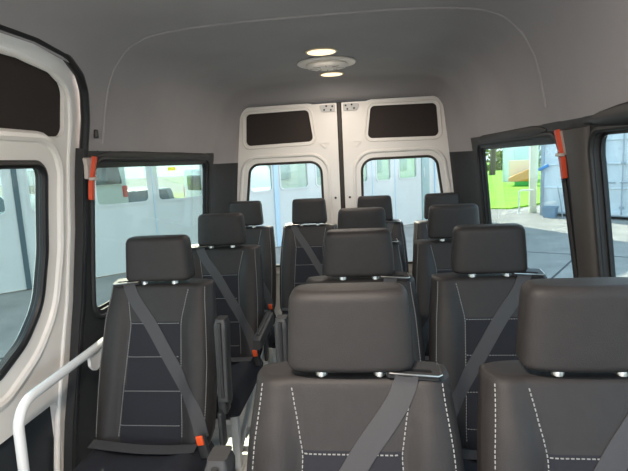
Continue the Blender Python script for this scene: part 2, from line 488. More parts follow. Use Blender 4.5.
# ------------------------------------------------------------------ grab rail
g = thing('grab_rail', 'white tubular grab rail standing between the sliding door and the first seat', 'grab rail', (-.905, 1.38, 0))
def lp(p): return (p[0]+.87, (p[1]-1.34)*1.03, p[2]*.972)
# (rail path)
pts = [(-.87, 1.30, .012), (-.87, 1.305, .25), (-.87, 1.315, .55)]
for k in range(0, 9):
    a = PI/2*k/8; pts.append((-.87, 1.40-.082*math.cos(a), .668+.085*math.sin(a)))
pts += [(-.87, 1.55, .757), (-.87, 1.70, .762), (-.87, 1.84, .768)]
mb = MB(); mb.tube([lp(p) for p in pts], .0165, 14); mb.build('tube', M['railw'], g)
mb = MB(); pl = rpoly([(.40, .75, .01), (.40, .68, .02), (.44, .64, .03), (.485, .68, .02), (.50, .75, .01)])
panel(mb, pl, [], lambda u, v, o: (o-.012, u, v), .012, step=.2); mb.build('mounting_bracket', M['railw'], g)
mb = MB(); mb.lathe([(.001, .016), (.03, .016), (.038, .0), (.001, .0)], (0, -.04, 0), 'z', 20); mb.build('floor_flange', M['railw'], g)

# ------------------------------------------------------------------ emergency hammers
def hammer(sd, y, ztop, label):
    f = f_side(sd); c = f(y, ztop, -.004)
    t = thing('emergency_hammer', label, 'emergency hammer', c, 0, 'emergency hammers on the side pillars')
    loc = lambda u, v, o: tuple(Vector(f(y+u, ztop+v, o)) - Vector(c))
    mb = MB(); pl = rpoly([(-.036, .0, .006), (.036, .0, .006), (.020, -.035, .01), (.016, -.085, .006), (-.016, -.085, .006), (-.022, -.03, .01)])
    panel(mb, pl, [], lambda u, v, o: loc(u, v, -.018+o), .016, step=.2); mb.build('bracket', M['bracket'], t)
    mb = MB(); pl = rpoly([(-.04, .006, .008), (-.012, .008, .006), (.002, -.06, .01), (.014, -.10, .008), (.014, -.168, .006), (-.012, -.168, .006), (-.014, -.10, .01), (-.026, -.03, .01)])
    pl2 = [(-u*.72, v) for u, v in pl]
    panel(mb, pl2, [], lambda u, v, o: loc(u, v, -.031+o), .016, step=.2); h = mb.build('handle', M['red'], t)
    mb = MB(); mb.box(loc(.0, -.082, -.030), (.022, .034, .012), bev=.003); mb.build('strap', M['bracket'], h)
    return t
hammer(-1, 1.935, 1.503, 'orange emergency hammer in its bracket on the left dark pillar')
hammer(1, 1.905, 1.508, 'orange emergency hammer in its bracket beside the right window')
mb = MB(); c = f_side(-1)(1.986, 1.597, 0)
mb.box((0, 0, 0), (.016, .022, .036), bev=.006); o = mb.build('coat_hook', M['plastic']); o.location = (c[0]+.004, c[1], c[2])
tag(o, 'tiny dark hook on the left lining above the emergency hammer', 'hook')

# ------------------------------------------------------------------ ceiling vent and lamps
v = thing('ceiling_vent', 'round cream roof ventilator between two lit ceiling lamps', 'ceiling vent', (-.012, 3.02, 2.003))
mb = MB(); mb.lathe([(.01, .0), (.168, .0), (.172, -.006), (.166, -.012), (.140, -.015), (.132, -.011), (.01, -.010)], (0, 0, 0), 'z', 56); mb.build('flange', M['dome'], v)
mb = MB(); mb.lathe([(.01, -.010), (.116, -.010), (.122, -.020), (.112, -.030), (.085, -.035), (.05, -.034), (.002, -.033)], (0, 0, 0), 'z', 56); d = mb.build('dome', M['dome'], v)
for k in range(8):
    a = k*PI/4; mb = MB(); mb.box((.075*math.cos(a), .075*math.sin(a), -.036), (.05, .006, .003), Matrix.Rotation(a, 3, 'Z')); mb.build('rib', M['bracket'], d)
def lamp(y, r, label):
    t = thing('ceiling_light', label, 'ceiling light', (-.014, y, 2.003), 0, 'ceiling lights')
    mb = MB(); mb.lathe([(.01, 0), (r, 0), (r, -.003), (r*.95, -.006), (r*.90, -.005), (.01, -.004)], (0, 0, 0), 'z', 44); mb.build('rim', M['lamp_rim'], t)
    mb = MB(); mb.lathe([(.001, -.004), (r*.89, -.004), (r*.86, -.007), (r*.5, -.009), (.001, -.0095)], (0, 0, 0), 'z', 44); mb.build('lens', M['lamp'], t)
lamp(2.715, .084, 'lit round ceiling lamp in front of the roof vent, nearer the viewer')
lamp(3.43, .080, 'lit round ceiling lamp behind the roof vent, nearer the rear doors')

def lamp_light(y, e):
    L = bpy.data.lights.new('lamp_glow', 'AREA'); L.shape = 'DISK'; L.size = .15; L.energy = e; L.color = (1, .87, .75)
    l = bpy.data.objects.new('lamp_glow', L); COL.objects.link(l); l.location = (-.014, y, 1.985)
lamp(.30, .084, 'lit round ceiling lamp added out of view over the foremost seats'); lamp_light(.30, 10.); lamp_light(2.715, 1.6); lamp_light(3.43, 1.2)  # first lamp is out of view, added for overhead light on the front seats
# ------------------------------------------------------------------ seats
ZT = .988
def yf(z): return .012 + -(ZT-z)*.36
def hwz(z):
    T = [(.40, .226), (.46, .232), (.58, .2345), (.70, .2345), (.86, .224), (.94, .214), (.988, .210)]
    for i in range(1, len(T)):
        if z <= T[i][0]: t = (z-T[i-1][0])/(T[i][0]-T[i-1][0]); return T[i-1][1]+(T[i][1]-T[i-1][1])*t
    return T[-1][1]
def seam_x(z):
    if z > .84: t = (z-.84)/(ZT-.84); return .102+.028*t**1.1
    return .102+.022*min(1, (.84-z)/.38)
def sstep(a, b, x):
    t = min(1, max(0, (x-a)/(b-a))); return t*t*(3-2*t)
def back_ring(z, ins=0.):
    hw = hwz(min(z, ZT))-ins*.75; th = .105; ring = []
    N = 41
    for i in range(N):
        u = -1+2*i/(N-1); x = hw*math.sin(u*PI/2)
        s = sstep(seam_x(z)-.004, seam_x(z)+.05, abs(x))*(1-sstep(.86, ZT, z)*.75)
        groove = -.003*math.exp(-((abs(x)-seam_x(z))/.006)**2)
        y = yf(z) - .024*s - groove + .052*(abs(x)/hw)**12 + ins
        ring.append((x, y, z))
    for i in range(17):
        u = 1-2*i/16; x = hw*u*.985
        y = yf(z) + th - .022*abs(u)**6 - ins*.8
        ring.append((x, y, z))
    return ring
def make_back():
    mb = MB(); rs = []
    zs = [.40+.0205*i for i in range(28)] + [.965]
    for z in zs:
        rs.append(back_ring(z, .012*max(0, 1-(z-.40)/.04)))
    R = .016
    for k in range(1, 9):
        a = PI/2*k/8; rs.append(back_ring(ZT-R + R*math.sin(a), R*(1-math.cos(a))))
    n0 = len(mb.f); mb.rings(rs)
    out = []
    for f, mi in mb.f:
        if len(f) == 4:
            c = sum((Vector(mb.v[i]) for i in f), Vector())/4
            if c.z < .845 and abs(c.x) < seam_x(c.z) and c.y < yf(c.z)+.03: mi = 1
        out.append((f, mi))
    mb.f = out
    return mb
BK = make_back()
BVH = BVHTree.FromPolygons([Vector(p) for p in BK.v], [f for f, _ in BK.f])
def surf(x, z):
    h = BVH.ray_cast(Vector((x, -1, z)), Vector((0, 1, 0)))
    return h[0].y if h[0] else yf(z)
def make_stitch():
    mb = MB()
    def run(pts):
        # dashes along a polyline in (x, z), laid on the backrest
        P = [Vector((x, surf(x, z)-.0012, z)) for x, z in pts]
        L = [0.]
        for i in range(1, len(P)): L.append(L[-1]+(P[i]-P[i-1]).length)
        d = 0
        while d < L[-1]-.006:
            def at(d):
                for i in range(1, len(P)):
                    if d <= L[i]: return P[i-1].lerp(P[i], (d-L[i-1])/max(L[i]-L[i-1], 1e-6))
                return P[-1]
            a, b = at(d), at(d+.0062); c = (a+b)/2; t = (b-a).normalized()
            q = t.to_track_quat('X', 'Y').to_matrix()
            mb.box(c, (.0062, .0021, .0022), q, mi=2)
            d += .0098
    zz = [.45+.0128*i for i in range(42)]
    for s in (-1, 1):
        run([(s*seam_x(z), z) for z in zz])
        run([(s*(hwz(z)-.020), z) for z in zz])
    for z in (.845, .725, .605, .487):
        w = seam_x(z); run([(-w+.004+(2*w-.008)*i/16, z) for i in range(17)])
    return mb
def sew(): 
    st = make_stitch(); BK.add(st.v, [f for f, _ in st.f], 2)
sew()
def make_cushion():
    mb = MB(); rs = []
    ys = [-.64+.02*i for i in range(28)]
    def ring(y, ins, dz):
        hw = .229-ins; top = .442-ins*.6+dz; bot = .320+ins; r = []
        for i in range(25):
            u = -1+2*i/24; x = hw*math.sin(u*PI/2)
            s = sstep(.10, .16, abs(x)); z = top - .014 + .016*s - .06*(abs(x)/hw)**10
            r.append((x, y, z))
        for i in range(13):
            u = 1-2*i/12; r.append((hw*u*.98, y, bot+.01*abs(u)**6))
        return r
    for k in range(8):
        a = PI/2*k/7; rs.append(ring(-.66+.05*(1-math.cos(a)) if False else -.66+.05*(1-math.cos(a)), .045*(1-math.sin(a)), .012-.03*(1-math.sin(a))))
    for y in [-.60+.03*i for i in range(17)]:
        rs.append(ring(y, 0, .012*(1-sstep(-.6, -.3, y)) - .015*sstep(-.3, -.1, y)))
    mb.rings(rs)
    return mb
def make_head():
    mb = MB(); rs = []; z0, z1 = 1.003, 1.177; R = .024
    def ring(z, ins):
        t = (z-z0)/(z1-z0); hw = .136-.011*t**1.5-ins*.8; cy = .050+.006*t; dp = .05-.004*t-ins*.8; r = []
        n = 44
        for i in range(n):
            a = 2*PI*i/n; ca, sa = math.cos(a), math.sin(a); e = 2/5.5
            x = hw*math.copysign(abs(ca)**e, ca); y = dp*math.copysign(abs(sa)**(2/4.), sa)
            if sa < 0: y -= .006*(1-(x/hw)**2)
            r.append((x, cy+y, z))
        return r
    for k in range(6):
        a = PI/2*k/6; rs.append(ring(z0+.016*(1-math.cos(a)), .016*(1-math.sin(a))))
    for i in range(9): rs.append(ring(z0+.016+(z1-z0-.016-R)*i/8, 0))
    for k in range(1, 8):
        a = PI/2*k/7; rs.append(ring(z1-R+R*math.sin(a), R*(1-math.cos(a))))
    mb.rings(rs); return mb
def make_belt(m):
    P = [(.118, .999), (.115, .980), (.092, .935), (.022, .845), (-.052, .735), (-.130, .62), (-.185, .53), (-.210, .455)]
    c = catmull([(p[0], p[1]) for p in P], 6); rs = []; mb = MB()
    for i, p in enumerate(c):
        t = (c[min(i+1, len(c)-1)]-c[max(i-1, 0)]).normalized(); sd = Vector((-t.y, t.x))
        ring = []
        ys = [surf(min(.215, max(-.215, p.x+sd.x*w)), min(.978, p.y+sd.y*w)) for w in (-.024, 0, .024)]
        yc = min(ys)-.004 if i > 3 else min(ys)-.004+(.022 if i < 3 else .004)
        for w, y in zip((-.024, 0, .024), ys): ring.append((m*(p.x+sd.x*w), min(y-.003, yc+.012), p.y+sd.y*w))
        for w, y in zip((.024, 0, -.024), ys[::-1]): ring.append((m*(p.x+sd.x*w), min(y-.003, yc+.012)+.002, p.y+sd.y*w))
        rs.append(ring)
    mb.rings(rs); return mb
def make_lap(m):
    mb = MB(); rs = []
    for i in range(15):
        t = i/14; x = .2-.4*t; y = -.245-.02*math.sin(t*PI); z = .446+.006*math.cos(t*PI)
        rs.append([(m*x, y-.022, z), (m*x, y+.022, z+.006), (m*x, y+.022, z+.008), (m*x, y-.022, z+.002)])
    mb.rings(rs); return mb
def make_guide(m):
    mb = MB(); R = Matrix.Rotation(m*.08, 3, 'Y') @ Matrix.Rotation(.25, 3, 'X')
    fr = rpoly([(-.058, -.022, .008), (.058, -.022, .008), (.050, .026, .008), (-.050, .026, .008)])
    panel(mb, fr, [rpoly([(-.040, -.012, .003), (.040, -.012, .003), (.036, -.002, .003), (-.036, -.002, .003)])],
          lambda u, v, o: tuple(Vector((m*.132, .030, .992)) + R @ Vector((u, v, o))), .012, step=.05)
    return mb
def make_guide_lip(m):
    mb = MB(); R = Matrix.Rotation(m*.08, 3, 'Y') @ Matrix.Rotation(.25, 3, 'X')
    pts = [(-.050, -.024), (.050, -.024), (.058, -.018), (.052, .020)]
    mb.tube([tuple(Vector((m*.132, .030, .998)) + R @ Vector((u, v, .006))) for u, v in pts], .0022, 6); return mb
def make_post(s):
    mb = MB(); mb.lathe([(.001, .945), (.0095, .945), (.0095, 1.02), (.001, 1.02)], (s*.0625, .045, 0), 'z', 14)
    mb.lathe([(.001, .975), (.0130, .975), (.0135, .979), (.0135, .999), (.011, 1.003), (.001, 1.003)], (s*.0625, .034, 0), 'z', 16); return mb
def make_arm(m, up, D):
    mb = MB(); rs = []
    n = 20; w, h = .022, .030
    if up:
        for i in range(n+1):
            z = .585+.312*i/n; e = 1. if i < n-1 else .8
            k = 1+.12*sstep(.3, 1, i/n)
            rs.append([(m*D+w*k*e*math.copysign(abs(math.cos(a))**.32, math.cos(a)), -.100+(ZT-z)*-.10+h*k*e*math.copysign(abs(math.sin(a))**.32, math.sin(a)), z-(.0 if i < n else .010)) for a in [2*PI*j/20+.01 for j in range(20)]])
    else:
        for i in range(n+1):
            y = -.09-.33*i/n; e = 1. if i < n-1 else .8
            rs.append([(m*D+w*e*math.copysign(abs(math.cos(a))**.32, math.cos(a)), y, .615-.03*i/n+h*e*math.copysign(abs(math.sin(a))**.32, math.sin(a))) for a in [2*PI*j/20+.01 for j in range(20)]])
    mb.rings(rs)
    return mb
def make_arm_pad(m, up, D):                 # raised strip along the armrest
    mb = MB()
    if up:
        a, b = Vector((m*D, -.100-.38*.10-.030, .60)), Vector((m*D, -.100-.11*.10-.036, .878))
        mb.tube([a, a.lerp(b, .5), b], .0075, 8)
    else:
        mb.tube([(m*D, -.08, .646), (m*D, -.25, .632), (m*D, -.38, .620)], .0075, 8)
    return mb
def make_arm_hinge(m, D):
    mb = MB(); mb.box((m*(D-.012), -.12, .565), (.036, .06, .09), bev=.012)
    mb.lathe([(.001, -.02), (.020, -.02), (.022, -.012), (.022, .02), (.001, .02)], (m*D, -.13, .585), 'x', 18)
    mb.box((m*(D-.017), -.15, .47), (.018, .05, .14), bev=.006)
    return mb
def make_buckle(m):
    mb = MB(); R = Matrix.Rotation(m*.15, 3, 'Y')
    mb.box((-m*.224, -.232, .445), (.034, .024, .085), R, bev=.006)
    return mb
def make_button(m):
    mb = MB(); mb.box((-m*.219, -.248, .476), (.026, .010, .036), Matrix.Rotation(m*.15, 3, 'Y'), bev=.004)
    return mb
def make_leg(s):
    mb = MB()
    x = s*.17
    mb.box((x, -.52, .172), (.036, .036, .324), bev=.005); mb.box((x, -.14, .172), (.036, .036, .324), bev=.005)
    mb.box((x, -.33, .325), (.036, .42, .030), bev=.005); mb.box((x, -.33, .010), (.046, .50, .018), bev=.004)
    mb.box((x, -.33, .17), (.022, .36, .028), Matrix.Rotation(.55, 3, 'X'), bev=.004)
    return mb
def make_cross(y):
    mb = MB(); mb.box((0, y, .25), (.31, .028, .028), bev=.004)
    return mb
CACHE = {}
def part(name, key, fn, mats, parent, **kw):
    if key not in CACHE: CACHE[key] = fn().mesh(name, mats, **kw)
    return obj(name, CACHE[key], parent)
def seat(x, y, label, m, arm=0, up=True, rz=0., sx=1., D=.274):
    """m = +1 the belt starts at the shoulder on image right, -1 on image left; arm = side of the armrest"""
    t = thing('passenger_seat', label, 'seat', (x, y, 0), rz, 'passenger seats in the minibus')
    t.scale.x = sx
    part('seat_cushion', 'cush', make_cushion, [M['insert']], t)
    b = part('backrest', 'back', lambda: BK, [M['leather'], M['insert'], M['stitch']], t, sharp=50)
    h = part('headrest', 'head', make_head, [M['leather']], t, sharp=60)
    for s in (-1, 1): part('headrest_post', ('post', s), lambda: make_post(s), [M['chrome']], h)
    part('shoulder_belt', ('belt', m), lambda: make_belt(m), [M['belt']], t, sharp=60)
    part('lap_belt', ('lap', m), lambda: make_lap(m), [M['belt']], t)
    gd = part('belt_guide', ('guide', m), lambda: make_guide(m), [M['plastic']], t)
    part('guide_rim', ('lip', m), lambda: make_guide_lip(m), [M['chrome']], gd)
    bk = part('buckle', ('buck', m), lambda: make_buckle(m), [M['plastic']], t)
    part('release_button', ('but', m), lambda: make_button(m), [M['orange']], bk)
    for s in (-1, 1): part('leg', ('leg', s), lambda: make_leg(s), [M['steel']], t).scale.z = .915
    for yy in (-.52, -.14): part('cross_bar', ('cross', yy), lambda: make_cross(yy), [M['steel']], t)
    if arm:
        a = part('armrest', ('arm', arm, up, D), lambda: make_arm(arm, up, D), [M['grey_plastic']], t, sharp=50)
        part('armrest_pad', ('pad', arm, up, D), lambda: make_arm_pad(arm, up, D), [M['plastic']], a)
        part('armrest_hinge', ('hinge', arm, D), lambda: make_arm_hinge(arm, D), [M['plastic']], t)
    return t
Y1, PT, Y4 = .995, .816, 3.50
Y2 = 1.856
Y4 = 3.50
XA, XC, XD = -.612, .170, .650
SEATS = [
 (XA-.024, Y2, 'dark leather seat behind the white grab rail by the sliding door', -1, 1, True, 0., 1., .290),
 (XA-.01, Y2+PT, 'dark leather seat directly behind the seat with the grab rail, under the left window', -1, 1, False),
 (-.69, Y4, 'back row seat nearest the left side wall, before the rear doors', -1, 0, True, 0., .925),
 (-.225, Y4, 'back row seat second from the left, facing down the aisle', -1, 0, True, 0., .925),
 (XC-.006, Y1, 'large foreground seat in the middle, its whole brownish headrest in view', 1, -1, True, 0., 1., .256),
 (XC-.006, Y2, 'seat directly behind the large middle foreground seat', 1, -1, True, 0., 1., .284),
 (XC-.006, Y2+PT, 'third seat back in the middle column, headrest peeking above the second', 1, 0, True),
 (.24, Y4, 'back row seat third from the left, right of the rear door split', 1, 0, True, 0., .925),
 (XD+.002, Y1, 'foreground seat at the right edge of the picture, cut by the frame', 1, 0, True),
 (XD-.002, Y2, 'right column seat just behind the seat cut by the frame, by the right window', 1, 0, True),
 (XD, Y2+PT, 'third seat back in the right column, before the back row', 1, 0, True),
 (.705, Y4, 'back row seat nearest the right side wall, half hidden behind another headrest', 1, 0, True, 0., .925),
]
for a in SEATS: seat(*a)

# ------------------------------------------------------------------ outdoors
GZ = -.65
gm = MB(); gm.box((0, 30, GZ-.05), (160, 160, .1)); struct(gm.build('ground', M['concrete']), 'grey concrete yard outside the minibus')
# concrete joints
mb = MB()
for (a, b) in (((3.0, 8.2), (6.5, 14.0)), ((2.2, 11.2), (9.5, 7.6)), ((-9, 3.5), (-2.0, 5.8))):
    a, b = Vector((*a, 0)), Vector((*b, 0)); d = b-a
    mb.box(((a+b)/2 + Vector((0, 0, GZ+.002))), (d.length, .035, .006), Matrix.Rotation(math.atan2(d.y, d.x), 3, 'Z'))
struct(mb.build('trim_10', M['joint']), 'dark joints in the yard concrete')

# long workshop front with a row of round cornered windows
ANG = math.atan2(.951, 1)
W = thing('workshop_front', 'long pale blue white workshop front with round cornered windows across the yard', 'building', (0, 14.131, GZ), ANG)
GH = 6.5
wins = [(-14.2, -13.2), (-12.9, -11.9), (-11.6, -10.6), (-9.75, -8.56), (-8.22, -7.22), (-7.07, -6.0), (-5.84, -4.80), (-4.55, -3.98), (-3.62, -2.97), (-2.77, -1.88), (-1.66, -.95), (-.72, .20), (.50, 1.12), (1.42, 2.24)]
def fw_(u, v, o): return (u, o, v)
WZ0, WZ1 = 1.395, 2.55
hs = [rpoly([(a, WZ0, .12), (b, WZ0, .12), (b, WZ1, .12), (a, WZ1, .12)]) for a, b in wins]
mb = MB(); panel(mb, [(-16, .02), (2.42, .02), (2.42, GH), (-16, GH)], hs, fw_, .10, step=1.0, dens=1.0); mb.build('wall_panel', M['gatep'], W)
for h in hs:
    mb = MB(); panel(mb, inset(h, -.01), [inset(h, .035)], lambda u, v, o: (u, -.012+o, v), .02, step=1, dens=1); wf = mb.build('window_frame', M['gatep'], W)
    mb = MB(); panel(mb, inset(h, -.005), [], lambda u, v, o: (u, .05+o, v), .006, step=1, dens=1); mb.build('pane', M['gateglass'], wf)
mb = MB(); mb.box((-8.39, -.012, GH/2), (.085, .03, GH-.04)); mb.build('door_gap', M['gategap'], W)
mb = MB(); mb.box((-2.90, -.02, GH/2), (.12, .05, GH-.04)); mb.build('post', M['gatepost'], W)
for s in (-5.92, .35, 1.27): 
    mb = MB(); mb.box((s, -.004, GH/2), (.02, .014, GH-.04)); mb.build('panel_joint', M['gatepost'], W)
mb = MB(); mb.box((2.60, .02, GH/2), (.34, .10, GH-.04), bev=.01); sdn = mb.build('side_door', M['greenpane'], W)
mb = MB(); mb.box((2.52, -.04, 1.55), (.03, .03, .30), bev=.01); mb.build('handle', M['gatep'], sdn)
mb = MB(); mb.box((3.45, .04, GH/2), (1.3, .08, GH-.04)); mb.build('end_panel', M['gatep'], W)
mb = MB(); mb.box((3.05, .0, GH/2), (.05, .08, GH-.04)); mb.build('post', M['gatepost'], W)
mb = MB(); mb.box((-6.3, .05, GH+.03), (20.0, .2, .08), bev=.02); mb.build('top_rail', M['gatepost'], W)
mb = MB(); mb.box((-5.47, .030, 2.06), (.17, .004, .075)); mb.build('sticker', M['sticker'], W)

mb = MB(); mb.box((-6.3, 1.45, 3.05), (20.0, 2.7, .12), bev=.02); mb.build('sun_blocker', M['gatepost'], W)  # added unseen slab; keeps sun patches through the windows off the yard
# cars parked beyond the glass
def wpos(s, d): # along, behind
    c, sn = math.cos(ANG), math.sin(ANG); return (c*s - sn*d, 14.131 + sn*s + c*d, GZ)
def car(name, label, cat, loc, rz, paint, prof, width, glassp, wheels, tails, group=None):
    t = thing(name, label, cat, loc, rz, group)
    mb = MB(); rs = []
    pl = rpoly(prof, 4)
    for x, ins in ((-width/2, .10), (-width/2+.05, .02), (-width/2+.12, 0), (width/2-.12, 0), (width/2-.05, .02), (width/2, .10)):
        rs.append([(x, y, z) for y, z in (inset(pl, ins) if ins else pl)])
    mb.rings(rs); mb.build('body', M[paint], t)
    for k, gp in enumerate(glassp):
        if gp[0] == 'side':
            for s in (-1, 1):
                mb = MB(); q = rpoly(gp[1], 4); panel(mb, q, [], lambda u, v, o: (s*(width/2+.004-o), u, v), .03, step=1, dens=1); mb.build('side_window', M['carglass'], t)
        else:
            (y0, z0), (y1, z1) = gp[1]; mb = MB(); w = width/2-.16
            a = [(-w, y0, z0), (w, y0, z0), (w*.92, y1, z1), (-w*.92, y1, z1)]
            nrm = (Vector(a[1])-Vector(a[0])).cross(Vector(a[3])-Vector(a[0])).normalized()*.02
            mb.rings([[Vector(p)+nrm for p in a], [Vector(p)-nrm for p in a]]); mb.build('windscreen', M['carglass'], t)
    r, ys = wheels
    for y in ys:
        for s in (-1, 1):
            mb = MB(); mb.lathe([(.001, -.10), (r*.62, -.10), (r*.9, -.10), (r, -.06), (r, .06), (r*.9, .10), (.001, .10)], (s*(width/2-.08), y, r), 'x', 24); w_ = mb.build('wheel', M['tyre'], t)
            mb = MB(); mb.lathe([(.001, -.012), (r*.55, -.012), (r*.58, .012), (.001, .012)], (s*(width/2+.02), y, r), 'x', 18); mb.build('hub_cap', M['steel'], w_)
    y, z, h = tails
    for s in (-1, 1):
        mb = MB(); mb.box((s*(width/2-.09), y, z), (.14, .06, h), bev=.02); mb.build('tail_light', M['tail'], t)
    mb = MB(); mb.box((0, y-.05*(1 if y < 0 else -1), .45), (width-.1, .10, .18), bev=.04); mb.build('bumper', M['carg'], t)
    return t
VAN2 = [(-2.5, .4, .1), (-2.55, .9, .1), (-2.45, 2.55, .2), (1.0, 2.6, .3), (1.75, 1.5, .2), (2.55, 1.15, .2), (2.6, .4, .1)]
VAN = [(-2.3, .35, .1), (-2.35, .9, .1), (-2.22, 2.0, .2), (.9, 2.02, .3), (1.75, 1.25, .2), (2.45, 1.05, .2), (2.5, .35, .1)]
HATCH = [(-2.0, .35, .1), (-2.05, .85, .1), (-1.6, 1.45, .15), (.4, 1.48, .25), (1.1, 1.0, .2), (1.95, .85, .2), (2.05, .35, .1)]
vg2 = [('side', [(-1.9, 1.5, .06), (1.1, 1.5, .06), (.65, 2.2, .08), (-1.9, 2.2, .06)]), ('end', ((-2.525, 1.72), (-2.485, 2.32)))]
vg = [('side', [(-1.9, 1.2, .06), (1.1, 1.2, .06), (.65, 1.75, .08), (-1.9, 1.75, .06)]), ('end', ((-2.315, 1.25), (-2.235, 1.82)))]
hg = [('side', [(-1.45, .95, .06), (.85, .95, .06), (.35, 1.36, .08), (-1.3, 1.36, .08)]), ('end', ((-1.98, .95), (-1.66, 1.38)))]
P = wpos(-6.25, 6.3); car('parked_van', 'white van parked tail to the yard behind the workshop windows, red tail lamp showing', 'van', P, ANG, 'carw', VAN2, 1.95, vg2, (.36, (-1.6, 1.6)), (-2.50, 1.50, .32))
P = wpos(-9.5, 9.8); car('parked_car', 'silver hatchback behind the white van seen through the workshop windows', 'car', P, ANG+.9, 'cars', HATCH, 1.7, hg, (.31, (-1.25, 1.25)), (-2.02, .9, .25), 'cars beyond the workshop windows')
P = wpos(-4.1, 7.0); car('parked_car', 'dark grey hatchback parked right of the white van behind the workshop windows', 'car', P, ANG-.1, 'carg', HATCH, 1.7, hg, (.31, (-1.25, 1.25)), (-2.02, .9, .25), 'cars beyond the workshop windows')
P = wpos(-13.0, 3.6); car('parked_car', 'silver car seen through the workshop window by the sliding door', 'car', P, ANG+1.3, 'cars', HATCH, 1.7, hg, (.31, (-1.25, 1.25)), (-2.02, .9, .25), 'cars beyond the workshop windows')
P = wpos(-17.0, 6.5); car('parked_van', 'teal green van at the far left beyond the workshop front', 'van', P, ANG+1.45, 'cargreen', VAN, 1.9, vg, (.33, (-1.5, 1.5)), (-2.34, 1.05, .5))
P = wpos(-.85, 6.0); car('parked_van', 'white van standing behind the workshop window left of the blue post', 'van', P, ANG+PI, 'carw', VAN, 1.9, vg[:1], (.33, (-1.5, 1.5)), (-2.34, 1.05, .5))
# grass verge behind the cars
mb = MB(); c0, c1, c2, c3 = wpos(-40, 12.5), wpos(6, 12.5), wpos(6, 40), wpos(-40, 40)
vs = [(p[0], p[1], GZ+.06) for p in (c0, c1, c2, c3)]
mb.rings([vs, [(p[0], p[1], GZ-.02) for p in vs]]); struct(mb.build('verge', M['leaf']), 'pale green verge beyond the parked vehicles')

# tall pale building behind the right half of the workshop front
mb = MB(); p = wpos(7, 9.5); mb.box((0, 0, 1.45), (14.0, .4, 2.9)); 
sh = thing('pale_hall', 'pale hall wall standing behind the workshop windows at the rear doors', 'building', p, ANG)
mb.build('hall_wall', M['hall'], sh)
mb = MB()
for i in range(6): 
    mb = MB(); mb.box((-5.6+i*2.0, -.215, 1.9), (1.1, .04, 1.3), bev=.01); mb.build('hall_window', M['hallpane'], sh)

# lawn rising slightly away to the right
mb = MB(); L0 = [(1.5, 20.5), (5.1, 18.6), (9.5, 22.0), (44, 46), (40, 90), (2, 90)]
n = 10
def lz(x, y): return GZ+.05+.001*max(0, y-19)+.05*math.sin(x*.6)*math.cos(y*.5)
panel(mb, L0, [], lambda u, v, o: (u, v, lz(u, v)-o), .12, step=2.0, dens=1.5)
struct(mb.build('lawn', M['grass']), 'bright green lawn beyond the yard')

# trees and hedge behind the lawn
def blob(mb, c, r, n=220, s=.5):
    for _ in range(n):
        d = Vector((random.gauss(0, 1), random.gauss(0, 1), random.gauss(0, 1))).normalized()*r*random.uniform(.55, 1.0)
        d.z *= .8; p = Vector(c)+d
        q = Vector((random.gauss(0, 1), random.gauss(0, 1), random.gauss(0, 1))).normalized(); a = q.orthogonal().normalized()*s; b = q.cross(a).normalized()*s*.6
        mb.add([p-a, p-b*.8, p+a, p+b*.8], [(0, 1, 2, 3)])
def tree(x, y, h, r, label, full=True):
    t = thing('tree', label, 'tree', (x, y, lz(x, y)), 0, 'trees beyond the lawn')
    mb = MB(); mb.tube([(0, 0, -.1), (.1, 0, h*.3), (.05, .1, h*.6), (.2, .1, h*.95)], [.26, .2, .14, .05], 9)
    for k in range(9):
        a = k*2.4; z = h*(.28+.07*k); l = r*(.9-.05*k)
        mb.tube([(.1, 0, z), (.1+l*.5*math.cos(a), l*.5*math.sin(a), z+l*.35), (.1+l*math.cos(a), l*math.sin(a), z+l*.9)], [.09, .06, .025], 6)
    mb.build('trunk', M['bark'], t)
    mb = MB()
    for k in range(7 if full else 4):
        a = k*2.4; blob(mb, (r*.6*math.cos(a), r*.6*math.sin(a), h*(.55+.07*k)), r*.6, 150 if full else 50, .28)
    mb.build('foliage', M['leaf'], t)
    return t
tree(10.35, 44, 8.5, 2.6, 'thin leafed tree with dark branches at the left edge of the right window', False)
for i, (x, y) in enumerate(((3.5, 66), (14.0, 70), (24.5, 68), (35, 68))):
    tree(x, y, 9, 3.6, ['bushy tree at the far left of the lawn edge', 'bushy tree behind the thin tree', 'bushy tree behind the pale shed', 'bushy tree farthest right behind the pale shed'][i])
mb = MB()
for i in range(11): blob(mb, (-14+i*2.8, 0, 1.1), 2.2, 420, .28)
o = mb.build('hedge', M['leaf']); o.location = (15, 56, lz(15, 56))
tag(o, 'long leafy hedge along the far edge of the lawn', 'hedge')

# pale shed, amber skip, cream post on the lawn
Sd = thing('shed', 'pale blue clad shed at the far side of the lawn', 'shed', (9.95, 34.5, lz(9.95, 34.5)), -.28)
mb = MB(); mb.box((0, 0, 2.0), (2.1, 2.4, 4.0), bev=.02); mb.build('shed_wall', M['shed'], Sd)
mb = MB(); mb.box((0, 0, 4.06), (2.4, 2.8, .14), bev=.03); mb.build('shed_roof', M['contd'], Sd)
mb = MB(); mb.box((-.70, -1.215, 1.9), (.60, .05, 3.7), bev=.01); mb.build('pale_door', M['contp'], Sd)
Sk = thing('skip', 'amber skip with a sloping top and green base on the lawn', 'skip', (8.64, 29.6, lz(8.64, 29.6)), -.28)
Sk.scale = (.72, .72, .72)
mb = MB(); pr = [(-.95, .35), (1.0, .35), (1.0, 1.25), (.5, 1.25), (-.95, .62)]
mb.rings([[(x, -.6, z) for x, z in pr], [(x, .6, z) for x, z in pr]]); mb.build('skip_body', M['yellow'], Sk)
mb = MB(); mb.box((.25, 0, .18), (1.5, 1.1, .36), bev=.03); mb.build('skip_base', M['green'], Sk)
mb = MB(); mb.box((.05, .85, 1.35), (2.0, .2, 1.2), bev=.03); mb.build('back_board', M['peach'], Sk)
